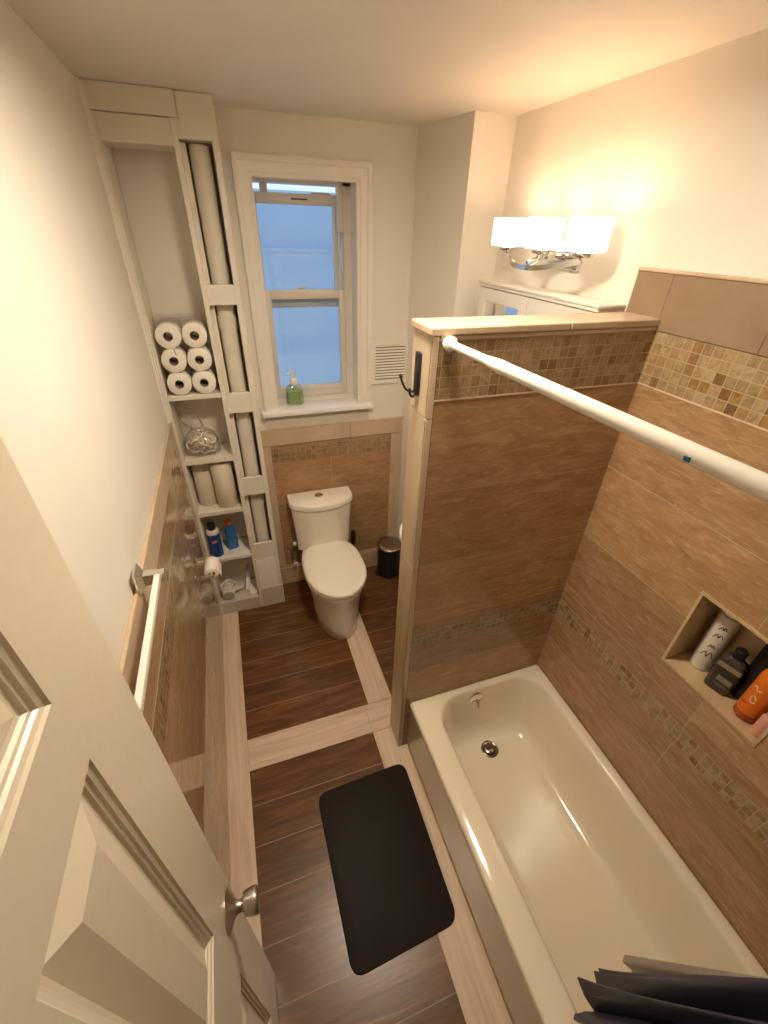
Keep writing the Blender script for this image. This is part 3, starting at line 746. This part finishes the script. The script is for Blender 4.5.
# ------------------------------------------------------------------ soap on the sill
t = thing('soap_dispenser', 'clear pump bottle of green hand soap on the window sill', 'soap dispenser', (.667, .078, 1.3285))
t.scale = (1.35, 1.35, 1.3)
bm = B(); skin(bm, [rrect(-.036 * k, .036 * k, -.021 * k, .021 * k, .016 * k, z) for k, z in ((.9, 0), (1, .004), (1.04, .03), (1, .06), (.9, .075), (.55, .086), (.4, .09))]); obj('bottle', bm, 'clearplastic', t, 40)
bm = B(); skin(bm, [rrect(-.033 * k, .033 * k, -.018 * k, .018 * k, .014 * k, z) for k, z in ((.9, .003), (1, .006), (1.04, .03), (1, .058))]); obj('liquid', bm, 'soapgreen', t, 40)
bm = B(); lathe(bm, [(.0155, .09), (.0155, .108), (.011, .114), (.006, .118), (.005, .135), (.011, .137), (.011, .147), (.008, .150)], 'z', n=20); tube(bm, [(0, 0, .142), (-.02, -.02, .142), (-.026, -.026, .137)], .0042, 8); obj('pump', bm, 'whiteplastic', t, 40)

# ------------------------------------------------------------------ towel bar and paper holder on the left wall
t = thing('towel_bar', 'chrome-mounted square white towel bar on the left wall beside the door', 'towel bar', (.0125, -1.425, 1.410))
bm = B(); bx(bm, (.045, -.61, -.006), (.060, .012, .014), .002); obj('bar', bm, 'rodwhite', t, 30)
for y in (0, -.61):
    bm = B(); skin(bm, [[(x, y - a, -.005 - b), (x, y + a, -.005 - b), (x, y + a, .005 + b), (x, y - a, .005 + b)] for x, a, b in ((0, .028, .030), (.005, .028, .030), (.018, .013, .012), (.058, .010, .010), (.070, .011, .010))]); obj('mount', bm, 'chrome', t, 30)
t = thing('paper_holder', 'chrome toilet paper holder on the left wall near the shelf unit', 'paper holder', (.0105, -.65, .805))
for y in (-.072, .072):
    bm = B(); lathe(bm, [(.020, 0), (.020, .005), (.010, .012), (.008, .05), (.009, .085), (.006, .088)], 'x', (0, y, -.012), 20); obj('arm', bm, 'chrome', t, 40)
bm = B(); lathe(bm, [(.006, -.07), (.008, -.06), (.008, .06), (.006, .07)], 'y', (.078, 0, -.012), 16); obj('roller', bm, 'chrome', t, 40)
t = thing('toilet_roll', 'partly used toilet roll hanging on the chrome holder of the left wall', 'toilet roll', (.0885, -.65, .7855))
roll_parts(t, .034, .1, .0155)
bm = B(); skin(bm, [[(.0345 * math.cos(a), y, .0345 * math.sin(a)) for a in (.9, .6, .3, 0)] + [(.0348 + .002 * q, y, -.010 * q) for q in range(1, 4)] for y in (-.049, .049)], False, False, False); obj('loose_sheet', bm, 'paper', t, 60)

# ------------------------------------------------------------------ bathtub
t = thing('bathtub', 'cream enamelled alcove bathtub along the right wall', 'bathtub', (0, 0, 0))
bm = B()
X0, X1, Y0, Y1 = .882, W - .001, YN + .001, PF - .001
def rr(a, z, r): return rrect(X0 + a, X1 - a, Y0 + a, Y1 - a, r, z)
ix0, ix1, iy0, iy1 = .985, 1.538, -2.69, -1.432
def inn(a, b0, b1, c, z, r): return rrect(ix0 + a, ix1 - c, iy0 + b0, iy1 - b1, r, z)
skin(bm, [rr(.010, 0, .004), rr(.010, .04, .004), rr(.004, .05, .004), rr(.004, .335, .004), rr(0, .345, .006), rr(0, .366, .010), rr(.003, .375, .012), rr(.010, .379, .016),
          inn(-.014, -.014, -.008, -.010, .379, .13), inn(-.004, -.004, -.002, -.003, .376, .13), inn(.004, .004, .003, .003, .366, .125), inn(.016, .03, .010, .012, .30, .125), inn(.034, .07, .022, .028, .20, .125), inn(.052, .12, .038, .044, .12, .12),
          inn(.072, .16, .056, .060, .082, .115), inn(.10, .20, .08, .085, .066, .10), inn(.14, .26, .12, .12, .060, .08)], True, True)
obj('tub_shell', bm, 'enamel', t, 45)
bm = B(); lathe(bm, [(.037, .004), (.037, -.006), (.028, -.011), (.0, -.012)], 'y', (1.215, iy1 - .009, .322), 28, True, False); ov = obj('overflow_plate', bm, 'chrome', t, 40)
bm = B(); tube(bm, [(1.215, iy1 - .021, .320), (1.218, iy1 - .036, .306), (1.220, iy1 - .040, .282)], .0055, 10); obj('trip_lever', bm, 'nickel', ov, 50)
bm = B(); lathe(bm, [(.043, .0605), (.043, .063), (.037, .0655), (.033, .064), (.020, .0625)], 'z', (1.262, -1.575, 0), 32); dr = obj('drain_flange', bm, 'drainmetal', t, 40)
bm = B(); lathe(bm, [(.026, .0632), (.026, .069), (.018, .072), (.0, .0725)], 'z', (1.262, -1.575, 0), 28, True, False); obj('drain_stopper', bm, 'drainmetal', dr, 40)

# ------------------------------------------------------------------ bath mat
bm = B(); mc = [(.406, -1.492), (.838, -1.478), (.831, -2.085), (.411, -2.105)]
def rquad(q, r, z, n=6):
    P_ = [Vector((*p, 0)) for p in q]; out = []
    for i in range(4):
        a, b, c = P_[i - 1], P_[i], P_[(i + 1) % 4]
        d0 = (a - b).normalized(); d1 = (c - b).normalized()
        for k in range(n + 1):
            u = k / n; s = b + d0 * r * (1 - u) ** 2 + d1 * r * u ** 2
            out.append((s.x, s.y, z))
    return out
def grow(q, g):
    c = Vector((sum(p[0] for p in q) / 4, sum(p[1] for p in q) / 4)); return [((Vector(p) - c) * (1 + g) + c)[:] for p in q]
skin(bm, [rquad(grow(mc, .012), .05, .0005), rquad(grow(mc, .016), .05, .003), rquad(grow(mc, .013), .05, .0075), rquad(grow(mc, 0.), .047, .009)])
tag(obj('bath_mat', bm, 'matrubber', None, 40), 'black rounded bath mat on the floor beside the tub', 'bath mat')

# ------------------------------------------------------------------ shower rod and curtain
A_ = Vector((.886, PF - .0035, 1.972)); Z_ = Vector((.886, YN + .001, 1.999)); D_ = (Z_ - A_).normalized(); LN = (Z_ - A_).length
t = thing('shower_rod', 'white telescoping shower rod from the partition across the tub', 'shower rod', A_)
t.rotation_euler = D_.to_track_quat('Z', 'Y').to_euler()
bm = B(); lathe(bm, [(.010, .01), (.0105, .20), (.0105, .26)], 'z', n=24); obj('inner_tube', bm, 'rodwhite', t, 40)
bm = B(); lathe(bm, [(.0108, .195), (.0118, .200), (.0142, .245), (.0142, .262), (.0135, .263), (.0135, LN - .02), (.010, LN - .02)], 'z', n=26); obj('outer_tube', bm, 'rodwhite', t, 40)
for z0, z1 in ((0, 1), (LN, -1)):
    bm = B(); lathe(bm, [(.017, z0), (.019, z0 + .003 * z1), (.019, z0 + .016 * z1), (.016, z0 + .020 * z1), (.011, z0 + .021 * z1)], 'z', n=26); obj('end_cap', bm, 'rodwhite', t, 40)
bm = B()
bx(bm, (-.0035, -.0015, -.0045), (.0035, .0008, .0045), .0004)
loc_rot = t.rotation_euler.to_matrix().inverted()
bq = loc_rot @ Vector((-.978, 0, -.208)); ang = math.atan2(bq.y, bq.x)
o = obj('sticker', bm, 'stickerblue', t); o.location = (.0137 * math.cos(ang), .0137 * math.sin(ang), .708); o.rotation_euler = (0, 0, ang + PI / 2)

def along(pts, u):
    n = len(pts) - 1; k = min(int(u * n), n - 1); f = u * n - k
    a, b = Vector(pts[k]), Vector(pts[k + 1])
    P_ = smooth_path(pts, 10); q = u * (len(P_) - 1); k = min(int(q), len(P_) - 2)
    return P_[k].lerp(P_[k + 1], q - k), (P_[k + 1] - P_[k]).normalized()
def curtain(n_pl, top, hem, amp_t, amp_b, ztop, seed, rows_=30, pw=1., warp=1., ph0=0., rip=0.):
    """pleated sheet: top = (x, y) pair far to near, hem = list of (x, y, z) far to near"""
    cols_ = n_pl * 24; rings = []
    for r in range(rows_ + 1):
        v = r / rows_; s = v ** pw; row = []
        for c in range(cols_ + 1):
            u = c / cols_
            pt = Vector((*top[0], ztop)).lerp(Vector((*top[1], ztop)), u); ph_, tg = along(hem, u)
            p = pt.lerp(ph_, s); p.z = ztop + (ph_.z - ztop) * v
            n1 = Vector((1, 0, 0)); n2 = Vector((-tg.y, tg.x, 0)); n2 = n2.normalized() if n2.length > .01 else n1
            if n2.x > 0 : n2 = -n2
            nn = (-n1).lerp(n2, s).normalized()
            a = amp_t * (1 - s) + amp_b * s * (1 + .35 * math.sin(u * 17 + seed))
            th = (u ** warp) * n_pl * 2 * PI + ph0 + .25 * math.sin(v * 5 + u * 4)
            rp_ = rip * s ** 6 * math.sin(u * 62 + 2 * math.sin(u * 13))
            row.append(p + nn * (a * math.sin(th) + rp_) + Vector((0, 0, .6 * rp_)))
        rings.append(row)
    bm = B(); skin(bm, rings, False, False, False)
    bmesh.ops.solidify(bm, geom=bm.faces[:], thickness=.0012)
    return bm
t = thing('shower_curtain', 'dark navy shower curtain bunched at the near end of the tub', 'shower curtain', (0, 0, 0))
bm = curtain(4, ((.888, -2.585), (.888, -2.748)), [(1.165, -2.405, .24), (1.08, -2.410, .31), (1.01, -2.425, .41), (.998, -2.48, .43), (1.0, -2.60, .43)], .020, .034, 1.975, 3, warp=1.35, ph0=.9, rip=.013)
obj('curtain_fabric', bm, 'navy', t, 60)
for k in range(8):
    y = -2.585 - .022 * k
    bm = B(); z_ = A_.z + D_.z / D_.y * (y - A_.y)
    pts = [(.887 + .021 * math.cos(a), y, z_ - .006 + .021 * math.sin(a)) for a in [2 * PI * q / 18 for q in range(19)]]
    tube(bm, pts, .0016, 6); obj('ring', bm, 'whiteplastic', t, 60)
bm = curtain(3, ((.955, -2.66), (.955, -2.748)), [(1.285, -2.372, .20), (1.25, -2.45, .20), (1.21, -2.58, .21)], .004, .010, 1.96, 5)
tag(obj('curtain_liner', bm, 'liner', None, 60), 'pale shower curtain liner peeking out behind the navy curtain', 'curtain liner')

# ------------------------------------------------------------------ bottles in the niche
NZ = NI[2] + .0095
def surf_curve(bm, R, pts, c, w=.0013):
    """pts: (angle, z) on a cylinder of radius R round c"""
    P_ = smooth_path([(R * math.cos(a), R * math.sin(a), z) for a, z in pts], 5)
    tube(bm, [Vector(c) + p for p in P_], w, 6)
t = thing('shampoo_bottle', 'white round bottle with black script at the left of the niche', 'bottle', (1.682, -1.930, NZ))
bm = B(); lathe(bm, [(.027, 0), (.030, .003), (.030, .225), (.027, .234), (.015, .238)], 'z', n=30); obj('bottle_body', bm, 'whitebottle', t, 40)
bm = B(); lathe(bm, [(.024, .2385), (.024, .272), (.021, .276)], 'z', n=24); obj('cap', bm, 'whitebottle', t, 40)
a0 = PI + .35
for z, s in ((.185, .9), (.150, 1.1), (.105, .8), (.062, 1.5)):
    bm = B(); surf_curve(bm, .030, [(a0 - .35 * s, z), (a0 - .1 * s, z + .016 * s), (a0 + .05, z + .004), (a0 + .18 * s, z + .018 * s), (a0 + .4 * s, z + .004)], (0, 0, 0)); obj('script_mark', bm, 'ink', t, 60)
t = thing('body_wash_bottle', 'squarish charcoal bottle with olive label in the middle of the niche', 'bottle', (1.656, -2.010, NZ), (0, 0, .25))
t.scale = (1.12, 1.12, 1.12)
bm = B(); skin(bm, [rrect(-.021 * k, .021 * k, -.030 * k, .030 * k, .012, z) for k, z in ((.92, 0), (1, .005), (1, .105), (.92, .118), (.55, .128))]); obj('bottle_body', bm, 'darkbottle', t, 40)
bm = B(); lathe(bm, [(.013, .128), (.0145, .130), (.0145, .155), (.012, .158)], 'z', n=22); obj('cap', bm, 'black', t, 40)
bm = B(); bx(bm, (-.0216, -.026, .042), (-.021, .010, .060)); obj('label_patch', bm, 'labelgrey', t)
bm = B(); bx(bm, (-.018, -.0306, .022), (.016, -.030, .104)); bx(bm, (-.0216, -.029, .090), (-.021, .027, .106)); obj('label_side', bm, 'olive', t)
bm = B()
for z, l in ((.030, .034), (.025, .028)): bx(bm, (-.0217, -.024, z), (-.021, -.024 + l, z + .002))
obj('label_lines', bm, 'labelgrey', t)
t = thing('conditioner_bottle', 'tall plain black bottle at the back of the niche', 'bottle', (1.697, -2.062, NZ))
t.scale = (.95, 1.25, 1.12)
bm = B(); lathe(bm, [(.022, 0), (.025, .003), (.025, .20), (.02, .21), (.012, .215)], 'z', n=28); obj('bottle_body', bm, 'black', t, 40)
bm = B(); lathe(bm, [(.016, .2155), (.016, .245), (.013, .248)], 'z', n=22); obj('cap', bm, 'black', t, 40)
t = thing('orange_bottle', 'bright orange bottle with pale script at the right of the niche', 'bottle', (1.651, -2.108, NZ))
t.scale = (1.04, 1.04, 1.1)
bm = B(); lathe(bm, [(.031, .026), (.031, .15), (.029, .165), (.02, .178), (.013, .182)], 'z', n=32); obj('bottle_body', bm, 'orange', t, 40)
bm = B(); lathe(bm, [(.028, 0), (.031, .004), (.031, .026)], 'z', n=32, cap1=False); obj('base_band', bm, 'orangedark', t, 40)
bm = B(); lathe(bm, [(.013, .182), (.017, .184), (.017, .205), (.014, .208)], 'z', n=22); obj('cap', bm, 'orange', t, 40)
a0 = PI - .25; bm = B()
surf_curve(bm, .031, [(a0 + .45, .085), (a0 + .2, .098), (a0 + .05, .085), (a0 + .25, .072), (a0 + .5, .076)], (0, 0, 0), .0018); obj('script_mark', bm, 'inkwhite', t, 60); bm = B()
surf_curve(bm, .031, [(a0 - .35, .118), (a0 - .1, .126), (a0 + .1, .115), (a0 + .4, .122)], (0, 0, 0), .0016)
obj('script_mark', bm, 'inkwhite', t, 60)
bm = B()
surf_curve(bm, .031, [(a0 - .5, .060), (a0 - .25, .056), (a0, .060)], (0, 0, 0), .0024); obj('small_print', bm, 'orangedark', t, 60); bm = B(); surf_curve(bm, .031, [(a0 - .6, .040), (a0 - .2, .037), (a0 + .2, .040)], (0, 0, 0), .0010)
obj('small_print', bm, 'orangedark', t, 60)
t = thing('pink_bottle', 'pale pink bottle cut off at the right edge of the niche', 'bottle', (1.622, -2.160, NZ))
t.scale = (.8, .8, .75)
bm = B(); lathe(bm, [(.017, 0), (.020, .003), (.020, .10), (.016, .108)], 'z', n=26); obj('bottle_body', bm, 'pink', t, 40)
bm = B(); lathe(bm, [(.013, .1085), (.013, .125), (.010, .128)], 'z', n=20); obj('cap', bm, 'pink', t, 40)

# ------------------------------------------------------------------ ceiling downlight over the middle of the room
t = thing('ceiling_downlight', 'round flat white downlight on the ceiling in the middle of the room', 'ceiling light', (.71, -1.45, H - .0005))
bm = B(); lathe(bm, [(.165, 0), (.165, -.010), (.155, -.024), (.132, -.026), (.128, -.012), (.128, -.004), (.165, 0)], 'z', n=40, cap0=False, cap1=False); obj('trim_ring', bm, 'white', t, 40)
bm = B(); lathe(bm, [(.127, -.006), (.127, -.011)], 'z', n=36)
obj('diffuser', bm, emission('lit_diffuser', (1, .85, .645), 86.), t, 40)

# ------------------------------------------------------------------ world, camera
w = bpy.data.worlds.new('dusk_sky'); sc.world = w; w.use_nodes = True
nt = w.node_tree; bg = nt.nodes['Background']
tc = N(nt, 'ShaderNodeTexCoord'); sp = N(nt, 'ShaderNodeSeparateXYZ'); nt.links.new(tc.outputs['Generated'], sp.inputs[0])
r = N(nt, 'ShaderNodeValToRGB'); r.color_ramp.elements[0].color = (.50, .66, .80, 1); r.color_ramp.elements[1].color = (.22, .42, .80, 1)
r.color_ramp.elements[0].position = .0; r.color_ramp.elements[1].position = .5
nt.links.new(sp.outputs['Z'], r.inputs['Fac']); nt.links.new(r.outputs['Color'], bg.inputs['Color'])
bg.inputs['Strength'].default_value = .97

f_px = 424.6919; C = Vector((.3497, -2.4377, 2.2144)); pitch, yaw, roll = -.5882, .3449, .0318
fwd = Vector((math.sin(yaw) * math.cos(pitch), math.cos(yaw) * math.cos(pitch), math.sin(pitch)))
rt = Vector((math.cos(yaw), -math.sin(yaw), 0)); upv = rt.cross(fwd)
r2 = rt * math.cos(roll) + upv * math.sin(roll); u2 = -rt * math.sin(roll) + upv * math.cos(roll)
cam = bpy.data.cameras.new('camera'); co = bpy.data.objects.new('camera', cam); COL.objects.link(co)
Mx = Matrix((r2, u2, -fwd)).transposed().to_4x4(); Mx.translation = C; co.matrix_world = Mx
cam.sensor_fit = 'VERTICAL'; cam.sensor_height = 24; cam.lens = 24 * f_px / 1024; cam.clip_start = .02
sc.camera = co
vs = sc.view_settings; vs.view_transform = 'Standard'; vs.look = 'None'; vs.gamma = 1; vs.exposure = .85; vs.use_curve_mapping = False
try:
    sc.cycles.max_bounces = 14; sc.cycles.diffuse_bounces = 8; sc.cycles.glossy_bounces = 5; sc.cycles.transparent_max_bounces = 16
    sc.cycles.use_denoising = True; sc.cycles.sample_clamp_indirect = 6
except Exception: pass
